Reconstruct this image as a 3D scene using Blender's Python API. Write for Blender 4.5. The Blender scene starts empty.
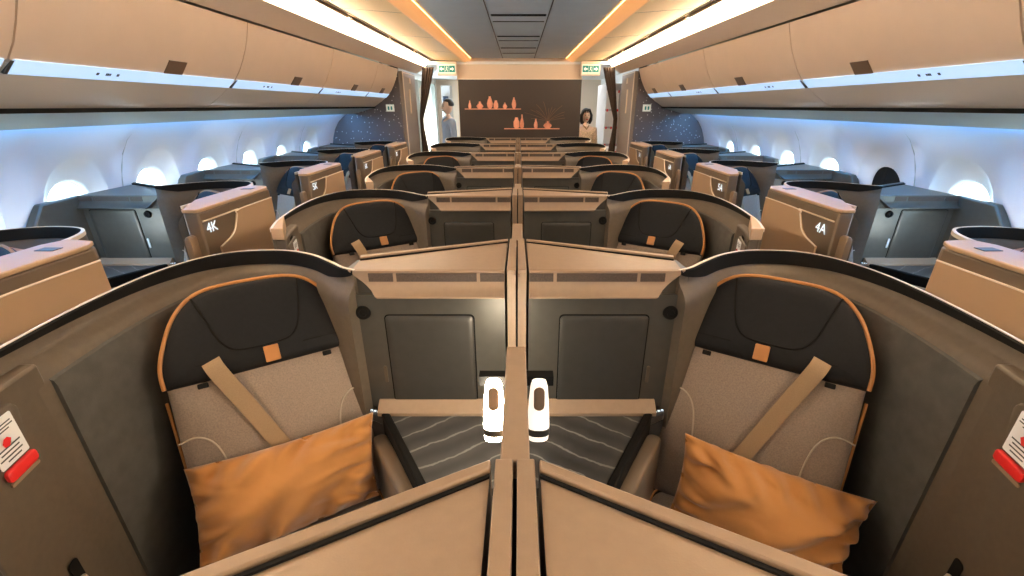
import bpy, bmesh, math, random
from mathutils import Vector, Matrix
random.seed(7)
C = bpy.context.scene.collection
SC = bpy.context.scene
PI = math.pi

# ------------------------------------------------------------------ camera
CZ = 1.65                                   # eye height
F_PX, HORIZON, VPX = 435.0, 106.0, 518.5
cam_d = bpy.data.cameras.new('camera'); cam = bpy.data.objects.new('camera', cam_d); C.objects.link(cam)
cam_d.sensor_width = 36; cam_d.lens = F_PX / 1024 * 36
cam_d.shift_x = -(VPX - 512) / 1024
cam_d.clip_start = .02
cam.location = (0, 0, CZ)
cam.rotation_euler = (PI / 2 - math.atan((288 - HORIZON) / F_PX), 0, 0)
SC.camera = cam
# ------------------------------------------------------------------ world, exposure
w = bpy.data.worlds.new('daylight'); SC.world = w; w.use_nodes = True
bg = w.node_tree.nodes['Background']
bg.inputs[0].default_value = (.72, .90, 1.0, 1); bg.inputs[1].default_value = 8.0
SC.view_settings.view_transform = 'Standard'; SC.view_settings.look = 'None'
SC.view_settings.gamma = 1; SC.view_settings.use_curve_mapping = False
SC.view_settings.exposure = 1.0
L_COVE, L_AMBER, L_BLUE, L_LENS, L_LAMP, L_ENTRY = 15.0, 9.0, 27.0, .42, 40.0, 6.0
Y0, Y1 = -3.0, 7.6                         # cabin extent along the aisle

# ------------------------------------------------------------------ materials
MATS = {}
def mat(name, col, rough=.5, metal=0, noise=0, nscale=40, bump=0, bscale=300, emit=None, es=0, coat=0, stretch=None, sheen=0):
    m = bpy.data.materials.new(name); m.use_nodes = True
    nt = m.node_tree; b = nt.nodes['Principled BSDF']
    b.inputs['Base Color'].default_value = (*col, 1)
    b.inputs['Roughness'].default_value = rough; b.inputs['Metallic'].default_value = metal
    if coat: b.inputs['Coat Weight'].default_value = coat; b.inputs['Coat Roughness'].default_value = .15
    if sheen: b.inputs['Sheen Weight'].default_value = sheen
    if noise or bump:
        tc = nt.nodes.new('ShaderNodeTexCoord'); mp = nt.nodes.new('ShaderNodeMapping')
        if stretch: mp.inputs['Scale'].default_value = stretch
        nt.links.new(tc.outputs['Object'], mp.inputs[0])
    if noise:
        n = nt.nodes.new('ShaderNodeTexNoise'); n.inputs['Scale'].default_value = nscale; n.inputs['Detail'].default_value = 4
        nt.links.new(mp.outputs[0], n.inputs['Vector'])
        r = nt.nodes.new('ShaderNodeValToRGB')
        r.color_ramp.elements[0].position = .3; r.color_ramp.elements[1].position = .7
        r.color_ramp.elements[0].color = (*[c * (1 - noise) for c in col], 1)
        r.color_ramp.elements[1].color = (*[min(1, c * (1 + noise)) for c in col], 1)
        nt.links.new(n.outputs['Fac'], r.inputs[0]); nt.links.new(r.outputs[0], b.inputs['Base Color'])
    if bump:
        n2 = nt.nodes.new('ShaderNodeTexNoise'); n2.inputs['Scale'].default_value = bscale
        nt.links.new(mp.outputs[0], n2.inputs['Vector'])
        bp = nt.nodes.new('ShaderNodeBump'); bp.inputs['Strength'].default_value = bump; bp.inputs['Distance'].default_value = .002
        nt.links.new(n2.outputs['Fac'], bp.inputs['Height']); nt.links.new(bp.outputs[0], b.inputs['Normal'])
    if emit:
        b.inputs['Emission Color'].default_value = (*emit, 1); b.inputs['Emission Strength'].default_value = es
    MATS[name] = m
    return m
TAUPE = mat('taupe_shell', (.130, .100, .070), .5, .15, .06, 60, .15, 500)
PAD = mat('padded_panel', (.088, .082, .070), .7, 0, .12, 25, .3, 400)
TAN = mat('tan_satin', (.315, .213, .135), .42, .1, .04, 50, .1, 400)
TAN_BRIGHT = mat('tan_brightened', (.56, .365, .215), .42, .05)  # brighter copy of the tan; lightness put into colour for weakly lit wings
TAUPE2 = mat('wing_brown', (.19, .135, .088), .45, .1)
TAND = mat('dark_tan_satin', (.31, .215, .14), .42, .15, .04, 50)
RIM = mat('champagne_rim', (.80, .68, .54), .35, .1)
BLACK = mat('black_trim', (.008, .007, .006), .75)
BRONZE = mat('bronze_console', (.092, .083, .067), .36, .35, .05, 30)
BRONZED = mat('bronze_console_door', (.062, .057, .048), .38, .35, .05, 30)
VENT = mat('vent_mesh', (.075, .05, .036), .7, 0, .6, 900)
FABRIC = mat('woven_fabric', (.31, .235, .18), .9, 0, .16, 260, .6, 700, sheen=.2)
LEATHER = mat('black_leather', (.012, .0115, .012), .62, 0, .1, 90, .25, 350)
ORANGE = mat('orange_leather', (.42, .175, .045), .5)
STRAP = mat('tan_belt_webbing', (.34, .225, .125), .75, 0, .08, 400, .3, 800)
SEAM = mat('pale_seam', (.50, .41, .31), .8)
MARBLE = None
BIN = mat('bin_plastic', (.74, .56, .42), .5, 0, .02, 8)
FASCIA = mat('fascia_brightened', (.86, .66, .49), .5)  # bin plastic made lighter, standing in for strip light on the fascia
BINLOW = mat('bin_underside', (.62, .53, .43), .4)
GREY = mat('grey_plastic', (.42, .43, .38), .6)
WALL = mat('sidewall_plastic', (.70, .70, .72), .45)
CEIL = mat('ceiling_grey', (.62, .72, .78), .45, 0, .03, 5)
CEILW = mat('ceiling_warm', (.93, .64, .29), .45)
AMBERP = mat('amber_glow_band', (.80, .42, .18), .5, emit=(1, .42, .13), es=.32)  # emission put into the band in place of cove light falling on it
CREAM = mat('cream_panel', (.72, .56, .42), .5)
DARKP = mat('mural_panel', (.048, .031, .021), .45)
COPPER = mat('copper_art', (.78, .33, .2), .5)
TWIG = mat('twig_brown', (.16, .09, .05), .6)
CARPET = mat('carpet', (.035, .032, .03), .95, 0, .3, 200)
WHITE = mat('white_plastic', (.85, .85, .83), .4)
CART = mat('galley_grey', (.5, .47, .46), .35)
RED = mat('red_plastic', (.75, .02, .02), .4)
DGREY = mat('dark_grey', (.06, .06, .06), .5)
CURT = mat('curtain_brown', (.075, .045, .03), .85, 0, .2, 60)
SKIN = mat('skin', (.80, .58, .46), .5)
HAIR = mat('black_hair', (.012, .010, .010), .4, 0, .3, 200)
BLUESH = mat('blue_shirt', (.36, .46, .66), .8, 0, .1, 100)
NAVY = mat('navy_cloth', (.03, .04, .07), .8)
CREAMSH = mat('cream_blouse', (.75, .55, .38), .8, 0, .35, 60)
CLOSET = mat('closet_gloss', (.33, .28, .245), .35, .1)
E_COVE = mat('cove_light', (1, .9, .75), .5, emit=(1, .83, .62), es=L_COVE)
E_AMBER = mat('amber_light', (1, .6, .3), .5, emit=(1, .50, .15), es=L_AMBER)
E_BLUE = mat('blue_led', (.4, .6, 1), .5, emit=(.08, .42, 1.0), es=L_BLUE)
E_COOL = mat('cool_fill', (.8, .85, 1), .5, emit=(.55, .68, 1.0), es=2.2)  # added fill that brightens the side wall below the blue LED
E_LENS = mat('service_strip_lens', (.5, .6, .7), .4, emit=(.42, .68, 1.0), es=L_LENS)
E_LAMP = mat('lamp_glow', (1, .95, .85), .4, emit=(1, .88, .68), es=L_LAMP)
E_LAMPR = mat('lamp_glow_soft', (1, .95, .85), .4, emit=(1, .90, .78), es=.5)
E_LAMPW = mat('lamp_glow_window', (1, .95, .85), .4, emit=(.85, .95, 1.0), es=18)
E_GAL = mat('entry_fill_light', (1, 1, 1), .5, emit=(.95, .97, 1), es=L_ENTRY)  # added light, only there to brighten the entry area
E_SIGN = mat('sign_white', (.8, .82, .7), .5, emit=(1, 1, .85), es=.12)
E_GREEN = mat('sign_green', (.01, .22, .18), .5, emit=(.01, .30, .24), es=.08)
E_NUM = mat('number_glow', (.8, .9, 1), .5, emit=(.75, .88, 1), es=.42)
def marble():
    m = bpy.data.materials.new('black_marble'); m.use_nodes = True; nt = m.node_tree; b = nt.nodes['Principled BSDF']
    b.inputs['Roughness'].default_value = .3
    tc = nt.nodes.new('ShaderNodeTexCoord'); mp = nt.nodes.new('ShaderNodeMapping')
    mp.inputs['Rotation'].default_value = (0, 0, math.radians(-28)); mp.inputs['Scale'].default_value = (1, 1, 1)
    wv = nt.nodes.new('ShaderNodeTexWave'); wv.bands_direction = 'Y'
    wv.inputs['Scale'].default_value = 4.2; wv.inputs['Distortion'].default_value = 4.5; wv.inputs['Detail'].default_value = 5; wv.inputs['Detail Scale'].default_value = 1.1
    r = nt.nodes.new('ShaderNodeValToRGB')
    r.color_ramp.elements[0].position = .0; r.color_ramp.elements[0].color = (.045, .043, .041, 1)
    r.color_ramp.elements[1].position = .995; r.color_ramp.elements[1].color = (.21, .205, .19, 1)
    e1 = r.color_ramp.elements.new(.972); e1.color = (.070, .067, .064, 1)
    nt.links.new(tc.outputs['Object'], mp.inputs[0]); nt.links.new(mp.outputs[0], wv.inputs[0])
    nt.links.new(wv.outputs['Fac'], r.inputs[0]); nt.links.new(r.outputs[0], b.inputs['Base Color'])
    return m
MARBLE = marble()
def pillow_mat():
    m = bpy.data.materials.new('orange_pillow_cotton'); m.use_nodes = True; nt = m.node_tree; b = nt.nodes['Principled BSDF']
    b.inputs['Roughness'].default_value = .85; b.inputs['Sheen Weight'].default_value = .3
    tc = nt.nodes.new('ShaderNodeTexCoord')
    wv = nt.nodes.new('ShaderNodeTexWave'); wv.inputs['Scale'].default_value = 26; wv.bands_direction = 'X'
    wv.inputs['Distortion'].default_value = .4
    r = nt.nodes.new('ShaderNodeValToRGB')
    r.color_ramp.elements[0].color = (.43, .18, .043, 1); r.color_ramp.elements[1].color = (.52, .23, .062, 1)
    n = nt.nodes.new('ShaderNodeTexNoise'); n.inputs['Scale'].default_value = 9; n.inputs['Detail'].default_value = 3
    bp = nt.nodes.new('ShaderNodeBump'); bp.inputs['Strength'].default_value = .35; bp.inputs['Distance'].default_value = .02
    nt.links.new(tc.outputs['UV'], wv.inputs[0]); nt.links.new(wv.outputs['Fac'], r.inputs[0]); nt.links.new(r.outputs[0], b.inputs['Base Color'])
    nt.links.new(tc.outputs['Object'], n.inputs['Vector']); nt.links.new(n.outputs['Fac'], bp.inputs['Height']); nt.links.new(bp.outputs[0], b.inputs['Normal'])
    return m
PILLOW = pillow_mat()
def star_mat():
    m = bpy.data.materials.new('starry_panel'); m.use_nodes = True; nt = m.node_tree; b = nt.nodes['Principled BSDF']
    b.inputs['Roughness'].default_value = .5
    tc = nt.nodes.new('ShaderNodeTexCoord'); v = nt.nodes.new('ShaderNodeTexVoronoi'); v.inputs['Scale'].default_value = 24
    r = nt.nodes.new('ShaderNodeValToRGB')
    r.color_ramp.elements[0].position = .13; r.color_ramp.elements[0].color = (.78, .72, .66, 1)
    r.color_ramp.elements[1].position = .17; r.color_ramp.elements[1].color = (.15, .125, .12, 1)
    nt.links.new(tc.outputs['Object'], v.inputs['Vector']); nt.links.new(v.outputs['Distance'], r.inputs[0]); nt.links.new(r.outputs[0], b.inputs['Base Color'])
    return m
STAR = star_mat()
def glass_mat():
    m = bpy.data.materials.new('window_glass'); m.use_nodes = True; nt = m.node_tree
    for n in list(nt.nodes): nt.nodes.remove(n)
    o = nt.nodes.new('ShaderNodeOutputMaterial'); t = nt.nodes.new('ShaderNodeBsdfTransparent'); g = nt.nodes.new('ShaderNodeBsdfGlossy'); x = nt.nodes.new('ShaderNodeMixShader')
    t.inputs[0].default_value = (.93, .98, 1, 1); g.inputs['Roughness'].default_value = .05; x.inputs[0].default_value = .06
    nt.links.new(t.outputs[0], x.inputs[1]); nt.links.new(g.outputs[0], x.inputs[2]); nt.links.new(x.outputs[0], o.inputs[0])
    return m
GLASS = glass_mat()
for m_, v_ in ((LEATHER, .18), (BLACK, .15), (PAD, .25), (TAUPE, .35)): m_.node_tree.nodes['Principled BSDF'].inputs['Specular IOR Level'].default_value = v_

# ------------------------------------------------------------------ mesh helpers
class MB:
    def __init__(s): s.v = []; s.f = []; s.uv = None
    def add(s, vs, fs):
        o = len(s.v); s.v += [tuple(p) for p in vs]; s.f += [tuple(i + o for i in f) for f in fs]; return s
    def box(s, x0, x1, y0, y1, z0, z1):
        v = [(x, y, z) for z in (z0, z1) for y in (y0, y1) for x in (x0, x1)]
        return s.add(v, [(0, 2, 3, 1), (4, 5, 7, 6), (0, 1, 5, 4), (2, 6, 7, 3), (0, 4, 6, 2), (1, 3, 7, 5)])
    def prism(s, poly, z0, z1):
        """plan polygon (counter-clockwise), z0/z1 numbers or lists per vertex"""
        n = len(poly)
        a = z0 if isinstance(z0, (list, tuple)) else [z0] * n; b = z1 if isinstance(z1, (list, tuple)) else [z1] * n
        v = [(p[0], p[1], a[i]) for i, p in enumerate(poly)] + [(p[0], p[1], b[i]) for i, p in enumerate(poly)]
        return s.add(v, [tuple(range(n))[::-1], tuple(range(n, 2 * n))] + [(i, (i + 1) % n, n + (i + 1) % n, n + i) for i in range(n)])
    def xprism(s, poly, x0, x1):
        """(y,z) polygon extruded along x"""
        n = len(poly)
        v = [(x0, p[0], p[1]) for p in poly] + [(x1, p[0], p[1]) for p in poly]
        return s.add(v, [tuple(range(n))[::-1], tuple(range(n, 2 * n))] + [(i, (i + 1) % n, n + (i + 1) % n, n + i) for i in range(n)])
    def yprism(s, poly, y0, y1):
        n = len(poly)
        v = [(p[0], y0, p[1]) for p in poly] + [(p[0], y1, p[1]) for p in poly]
        return s.add(v, [tuple(range(n)), tuple(range(n, 2 * n))[::-1]] + [(n + i, n + (i + 1) % n, (i + 1) % n, i) for i in range(n)])
    def grid(s, rows, close_u=False, close_v=False):
        n, m = len(rows), len(rows[0]); v = [p for r in rows for p in r]; fs = []
        for i in range(n if close_v else n - 1):
            for j in range(m if close_u else m - 1):
                a, b = i * m + j, i * m + (j + 1) % m; c, d = ((i + 1) % n) * m + (j + 1) % m, ((i + 1) % n) * m + j
                fs.append((a, b, c, d))
        return s.add(v, fs)
    def tube(s, pts, r, n=8, cap=True):
        pts = [Vector(p) for p in pts]; rows = []
        rr = r if isinstance(r, (list, tuple)) else [r] * len(pts)
        up = Vector((0, 0, 1)); prev = None
        for i, p in enumerate(pts):
            t = (pts[min(i + 1, len(pts) - 1)] - pts[max(i - 1, 0)]).normalized()
            if prev is None:
                a = t.cross(up) if abs(t.z) < .9 else t.cross(Vector((1, 0, 0)))
            else: a = prev - t * prev.dot(t)
            a.normalize(); b = t.cross(a); prev = a
            rows.append([p + (a * math.cos(2 * PI * k / n) + b * math.sin(2 * PI * k / n)) * rr[i] for k in range(n)])
        o = len(s.v); s.grid(rows, close_u=True)
        if cap: s.f += [tuple(o + k for k in range(n))[::-1], tuple(o + (len(pts) - 1) * n + k for k in range(n))]
        return s
    def lathe(s, prof, cx, cy, n=16, cap=True):
        rows = [[(cx + r * math.cos(2 * PI * k / n), cy + r * math.sin(2 * PI * k / n), z) for k in range(n)] for r, z in prof]
        o = len(s.v); s.grid(rows, close_u=True)
        if cap: s.f += [tuple(o + k for k in range(n))[::-1], tuple(o + (len(prof) - 1) * n + k for k in range(n))]
        return s
    def build(s, name, m, parent=None, smooth=35, bevel=0, loc=None, recalc=True):
        me = bpy.data.meshes.new(name); me.from_pydata([tuple(p) for p in s.v], [], s.f)
        if s.uv:
            ul = me.uv_layers.new()
            for li, l in enumerate(me.loops): ul.data[li].uv = s.uv[l.vertex_index]
        if recalc:
            b = bmesh.new(); b.from_mesh(me); bmesh.ops.recalc_face_normals(b, faces=b.faces); b.to_mesh(me); b.free()
        me.materials.append(m)
        if smooth:
            me.shade_smooth(); me.set_sharp_from_angle(angle=math.radians(smooth))
        o = bpy.data.objects.new(name, me); C.objects.link(o)
        if parent: o.parent = parent
        if loc: o.location = loc
        if bevel:
            bv = o.modifiers.new('bevel', 'BEVEL'); bv.width = bevel; bv.segments = 2; bv.limit_method = 'ANGLE'; bv.angle_limit = math.radians(40)
            bv.harden_normals = False
        return o
def tag(o, label=None, cat=None, group=None, kind=None):
    if label: o['label'] = label
    if cat: o['category'] = cat
    if group: o['group'] = group
    if kind: o['kind'] = kind
    return o
def empty(name, loc, label=None, cat=None, group=None, kind=None):
    o = bpy.data.objects.new(name, None); C.objects.link(o); o.location = loc; o.empty_display_size = .1
    return tag(o, label, cat, group, kind)
def copy_tree(o, parent=None):
    c = o.copy(); C.objects.link(c); c.parent = parent
    for ch in list(o.children): copy_tree(ch, c)
    return c
def struct(o): o['kind'] = 'structure'; return o
def text(body, name, m, parent, M, size=.06, extrude=.0008):
    cu = bpy.data.curves.new(name, 'FONT'); cu.body = body; cu.size = size; cu.extrude = extrude; cu.align_x = 'CENTER'; cu.align_y = 'CENTER'
    t = bpy.data.objects.new(name, cu); C.objects.link(t)
    me = bpy.data.meshes.new_from_object(t.evaluated_get(bpy.context.evaluated_depsgraph_get()))
    bpy.data.objects.remove(t)
    me.materials.clear(); me.materials.append(m)
    o = bpy.data.objects.new(name, me); C.objects.link(o); o.parent = parent; o.matrix_local = M
    return o
def catmull(pts, k=5):
    P = [Vector(p) for p in pts]; out = []
    for i in range(len(P) - 1):
        a, b, c, d = P[max(i - 1, 0)], P[i], P[i + 1], P[min(i + 2, len(P) - 1)]
        for j in range(k):
            t = j / k
            out.append(.5 * ((2 * b) + (c - a) * t + (2 * a - 5 * b + 4 * c - d) * t * t + (3 * b - a - 3 * c + d) * t ** 3))
    out.append(P[-1]); return out
def rrect(x0, x1, z0, z1, r, n=4):
    out = []
    for cx, cz, a0 in ((x1 - r, z1 - r, 0), (x0 + r, z1 - r, 90), (x0 + r, z0 + r, 180), (x1 - r, z0 + r, 270)):
        for k in range(n + 1):
            a = math.radians(a0 + 90 * k / n); out.append((cx + r * math.cos(a), cz + r * math.sin(a)))
    return out
def slab(mb, outline, T, t, bulge=.02, soft=.012):
    """padded slab. outline list of (a,b); T maps (a,b,depth) -> point, depth grows towards the viewer"""
    n = len(outline); cx = sum(p[0] for p in outline) / n; cy = sum(p[1] for p in outline) / n
    rad = max(math.hypot(p[0] - cx, p[1] - cy) for p in outline)
    rows = []
    for s_, d in ((.985, 0), (1, soft), (1, t - soft), (1 - .3 * soft / rad, t - .35 * soft), (1 - soft / rad, t), (.86, t + bulge * .45), (.65, t + bulge * .8), (.35, t + bulge), (.02, t + bulge)):
        rows.append([T(cx + (p[0] - cx) * s_, cy + (p[1] - cy) * s_, d) for p in outline])
    o = len(mb.v); mb.grid(rows, close_u=True)
    mb.f += [tuple(o + k for k in range(n))[::-1], tuple(o + (len(rows) - 1) * n + k for k in range(n))]
    return mb

# ------------------------------------------------------------------ cabin shell (setting)
def Z(D): return CZ - D                    # D = metres below eye level
MB().box(-2.75, 2.75, Y0, 12, -.05, 0).build('floor', CARPET)['kind'] = 'structure'
PROF = [(.10, 2.40), (.13, 2.45), (.20, 2.52), (.30, 2.585), (.42, 2.63), (.55, 2.66), (.70, 2.69), (.85, 2.70), (1.0, 2.70), (1.3, 2.67), (1.66, 2.58)]
def prof(D):
    for (d0, x0), (d1, x1) in zip(PROF, PROF[1:]):
        if D <= d1: return x0 + (x1 - x0) * (D - d0) / (d1 - d0)
    return PROF[-1][1]
WP = .635
WINY = [2.63 + WP * k for k in range(-8, 6)]
def sidewall(sg):
    mb = MB()
    D0, D1, hw = .10, 1.0, WP / 2
    for c in WINY:
        rect = []
        N = 10
        for k in range(N): rect.append((-hw + 2 * hw * k / N, D0))
        for k in range(N): rect.append((hw, D0 + (D1 - D0) * k / N))
        for k in range(N): rect.append((hw - 2 * hw * k / N, D1))
        for k in range(N): rect.append((-hw, D1 - (D1 - D0) * k / N))
        rows = []
        cD = .60
        ang = [math.atan2((d - cD) / .45, y / hw) for y, d in rect]
        def ell(rw, rh, cd, dep):
            out = []
            for a in ang:
                e = 2 / 2.3
                ca, sa = math.cos(a), math.sin(a)
                y = rw * math.copysign(abs(ca) ** e, ca); d = cd + rh * math.copysign(abs(sa) ** e, sa)
                out.append((sg * (prof(d) + dep), c + y, Z(d)))
            return out
        rows.append([(sg * prof(d), c + y, Z(d)) for y, d in rect])
        rows.append([(sg * prof(cD + (d - cD) * .8), c + y * .86, Z(cD + (d - cD) * .8)) for y, d in rect])
        rows.append(ell(.215, .325, .60, 0)); rows.append(ell(.208, .314, .602, .012)); rows.append(ell(.196, .296, .606, .024))
        rows.append(ell(.172, .258, .618, .046)); rows.append(ell(.156, .232, .628, .056)); rows.append(ell(.150, .222, .63, .060)); rows.append(ell(.144, .214, .632, .085))
        mb.grid(rows, close_u=True)
    ya, yb = WINY[0] - hw, WINY[-1] + hw
    mb.grid([[(sg * prof(d), y, Z(d)) for d in (1.0, 1.15, 1.3, 1.5, 1.66)] for y in (ya, yb)])
    mb.grid([[(sg * prof(d), y, Z(d)) for d in (.1, .2, .3, .42, .55, .7, .85, 1.0, 1.3, 1.66)] for y in (yb, 7.6)])
    mb.grid([[(sg * prof(d), y, Z(d)) for d in (.1, .3, .55, .85, 1.3, 1.66)] for y in (Y0, ya)])
    o = mb.build('wall_left' if sg < 0 else 'wall_right', WALL, smooth=50, recalc=False); struct(o)
    # panel joints every second window
    for k, yy in enumerate(WINY):
        if k % 2 == 0:
            y = yy + hw
            j = MB().tube([(sg * (prof(d) - .001), y, Z(d)) for d in (.12, .2, .3, .42, .55, .7, .85, 1.0)], .0035, 6).build('panel_joint', GREY, parent=o)
    return o
wl = sidewall(-1); wr = sidewall(1)
wn = 0
for sg in (-1, 1):
    for k, c in enumerate(WINY):
        if k < 7: continue
        wn += 1
        n = 28
        closed = (sg > 0 and k == 9)
        r = [(math.cos(2 * PI * i / n), math.sin(2 * PI * i / n)) for i in range(n)]
        e = 2 / 2.3
        ring = lambda f_, dep: [(sg * (prof(.632 - .214 * f_ * math.copysign(abs(b) ** e, b)) + dep), c + .144 * f_ * math.copysign(abs(a) ** e, a), Z(.632) + .214 * f_ * math.copysign(abs(b) ** e, b)) for a, b in r]
        # frame: short tunnel ring behind the opening
        fr = MB().grid([ring(1.05, .062), ring(1.05, .13), ring(.98, .13), ring(.98, .085)], close_u=True)
        win = struct(fr.build('window_%d' % wn, WHITE if not closed else DGREY))
        rows = [ring(1.0, .10)]
        p = MB(); p.add(ring(1.0, .11), [tuple(range(n))]).add(ring(1.0, .116), [tuple(range(n))])
        p.build('window_pane', GLASS, parent=win, smooth=0, recalc=False)
        if closed:
            b = MB(); b.add(ring(1.06, .066), [tuple(range(n))]).add(ring(1.06, .072), [tuple(range(n))[::-1]]); bo = b.build('window_shade', BLACK, parent=win, smooth=0)
        if 0 < c < 6:
            ld = bpy.data.lights.new('window_portal', 'AREA'); ld.shape = 'RECTANGLE'; ld.size = .42; ld.size_y = .28
            ld.cycles.is_portal = True
            lo = bpy.data.objects.new('window_portal', ld); C.objects.link(lo)
            lo.location = (sg * (prof(.635) + .15), c, Z(.635)); lo.rotation_euler = (0, sg * PI / 2, 0)

def ybar(name, poly, m, y0=Y0, y1=Y1, smooth=40, parent=None):
    return MB().yprism(poly, y0, y1).build(name, m, parent=parent, smooth=smooth)
def strip(pts, y0, y1, name, m, parent=None):
    """thin double sheet following the (x,H) profile"""
    P = [Vector((x, h)) for x, h in pts]; off = []
    for i, p in enumerate(P):
        t = (P[min(i + 1, len(P) - 1)] - P[max(i - 1, 0)]).normalized(); off.append(p + Vector((-t.y, t.x)) * .012)
    poly = [(p.x, CZ + p.y) for p in P] + [(p.x, CZ + p.y) for p in reversed(off)]
    return MB().yprism(poly, y0, y1).build(name, m, parent=parent, smooth=40)
def mir(pts, sg): return [(sg * x, h) for x, h in pts] if sg > 0 else [(sg * x, h) for x, h in reversed(pts)]
# ceiling
cl = struct(MB().box(-.86, .86, Y0, Y1, Z(-.685), Z(-.73)).build('ceiling', CEIL))
for sx in (-1, 1):
    MB().box(sx * .245 - .004, sx * .245 + .004, Y0, Y1, Z(-.682), Z(-.686)).build('seam_strip', DGREY, parent=cl)
for y, wdt in ((1.6, .012), (3.0, .008), (4.13, .03), (4.42, .008), (5.30, .02), (5.63, .008), (6.30, .02), (6.9, .008)):
    MB().box(-.225, .225, y - wdt, y + wdt, Z(-.680), Z(-.686)).build('cross_slot', BLACK if wdt > .015 else DGREY, parent=cl)
tn = 0
for sg in (-1, 1):
    # amber cove step beside the centre panel
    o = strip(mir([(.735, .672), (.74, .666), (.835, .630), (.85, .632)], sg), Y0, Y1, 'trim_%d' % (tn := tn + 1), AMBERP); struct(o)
    MB().yprism([(sg * .742, CZ + .676), (sg * .80, CZ + .672), (sg * .80, CZ + .674), (sg * .742, CZ + .678)], Y0, Y1).build('amber_light_strip', E_AMBER, parent=o)
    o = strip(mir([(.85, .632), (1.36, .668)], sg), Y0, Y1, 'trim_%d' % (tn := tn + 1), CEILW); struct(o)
    for y in [1.2 + 1.27 * k for k in range(5)]:
        MB().yprism([(sg * .86, CZ + .6315), (sg * 1.35, CZ + .666), (sg * 1.35, CZ + .670), (sg * .86, CZ + .635)], y - .003, y + .003).build('seam_strip', TAND, parent=o)
    MB().box(*sorted((sg * 1.312, sg * 1.320)), Y0, Y1, Z(-.662), Z(-.667)).build('seam_strip', DGREY, parent=o)
    # wide light channel
    for k in range(9):
        MB().box(*sorted((sg * 1.350, sg * 1.398)), -2.9 + 1.17 * k, -2.9 + 1.17 * k + 1.05, Z(-.645), Z(-.667)).build('air_outlet', TAN, parent=o)
    o = strip(mir([(1.36, .655), (1.40, .66), (1.475, .62), (1.475, .555)], sg), Y0, Y1, 'trim_%d' % (tn := tn + 1), WHITE); struct(o)
    MB().yprism([(sg * 1.398, CZ + .628), (sg * 1.466, CZ + .574), (sg * 1.470, CZ + .579), (sg * 1.402, CZ + .633)], Y0, Y1).build('cove_light_strip', E_COVE, parent=o)
    # fascia above the bins
    o = strip(mir([(1.445, .552), (1.52, .515), (1.60, .468)], sg), Y0, Y1, 'trim_%d' % (tn := tn + 1), FASCIA); struct(o)
    # shroud behind / below bins
    o = strip(mir([(1.985, -.022), (2.10, -.052), (2.22, -.085), (2.30, -.10)], sg), Y0, 6.5, 'trim_%d' % (tn := tn + 1), GREY); struct(o)
    MB().box(*sorted((sg * 1.972, sg * 1.984)), Y0, 6.5, Z(.028), Z(-.02)).build('shadow_gap', BLACK, parent=o)
    # blue LED on top of the side wall, plus an added cool fill strip
    o = strip(mir([(2.28, -.085), (2.30, -.04), (2.44, -.03), (2.44, -.12)], sg), Y0, 6.5, 'trim_%d' % (tn := tn + 1), WHITE); struct(o)
    MB().box(*sorted((sg * 2.365, sg * 2.392)), Y0, 6.35, Z(.090), Z(.086)).build('blue_light_strip', E_BLUE, parent=o)
    MB().box(*sorted((sg * 2.31, sg * 2.35)), Y0, 6.35, Z(.050), Z(.045)).build('cool_fill_strip', E_COOL, parent=o)
struct(MB().box(-2.75, 2.75, Y0 - .05, Y0, 0, 2.9).build('wall_back', CREAM))
strip([(-2.44, -.115), (-2.60, .2), (-2.3, .7), (-1.4, 1.0), (0, 1.1), (1.4, 1.0), (2.3, .7), (2.60, .2), (2.44, -.115)], Y0, 12.0, 'wall_outer', GREY)['kind'] = 'structure'  # unseen outer skin, added to keep world light from leaking in above the bins


# overhead bins
def make_bin(sg, y0, y1, label, n):
    L = y1 - y0
    root = empty('overhead_bin', (sg * 1.7, (y0 + y1) / 2, CZ + .15), label, 'overhead bin', 'overhead bins along the cabin')
    ox, oz = 1.7, CZ + .15
    g = .004
    def poly(pts): return [(sg * (x - ox), CZ + h - oz) for x, h in pts]
    face = [(1.60, .455), (1.607, .43), (1.622, .38), (1.645, .32), (1.675, .26), (1.71, .20), (1.752, .148)]
    back = [(1.78, .17), (1.78, .455)]
    MB().yprism(poly(face + back), -L / 2 + g, L / 2 - g).build('bin_door', BIN, root, smooth=50)
    low = [(1.768, .140), (1.806, .102), (1.86, .06), (1.92, .022), (1.968, -.008), (2.3, -.07), (2.3, .455), (1.785, .455), (1.785, .15)]
    MB().yprism(poly(low), -L / 2 + .002, L / 2 - .002).build('bin_body', BINLOW, root, smooth=35)
    lens = [(1.752, .152), (1.744, .147), (1.791, .103), (1.803, .104)]
    ln = MB().yprism(poly(lens), -L / 2 + .018, L / 2 - .018).build('service_strip', E_LENS, root)
    MB().yprism(poly([(1.7475, .145), (1.792, .1025), (1.80, .108)]), -L / 2 + .003, -L / 2 + .016).build('strip_end', DGREY, root)
    # latch
    MB().yprism(poly([(1.6995, .205), (1.744, .148), (1.762, .148), (1.72, .21)]), -.02 + .08 * (L > 1) , .10 + .08 * (L > 1)).build('latch', mat_latch, root)
    if L > 1:
        a = (Vector((1.800 - 1.747, .096 - .143))).normalized()
        # row marker marks on the strip: down arrow, letters, seat symbol
        mk = MB()
        for (yy, wd) in ((-.30, .010), (-.255, .004), (-.247, .006), (-.236, .004), (-.20, .010)):
            c0 = Vector((1.7675, .125)); u = a * .006; nrm = Vector((-.68, -.73)) * .0022
            q = [(c0 - u + nrm), (c0 + u + nrm), (c0 + u), (c0 - u)]
            mk.yprism(poly([(p.x, p.y) for p in q]), yy, yy + wd)
        mk.build('row_marker', DGREY, root, smooth=0)
    return root
mat_latch = mat('latch_brown', (.16, .10, .065), .4)
names = ['nearest', 'second', 'third', 'fourth', 'fifth', 'sixth']
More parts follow.
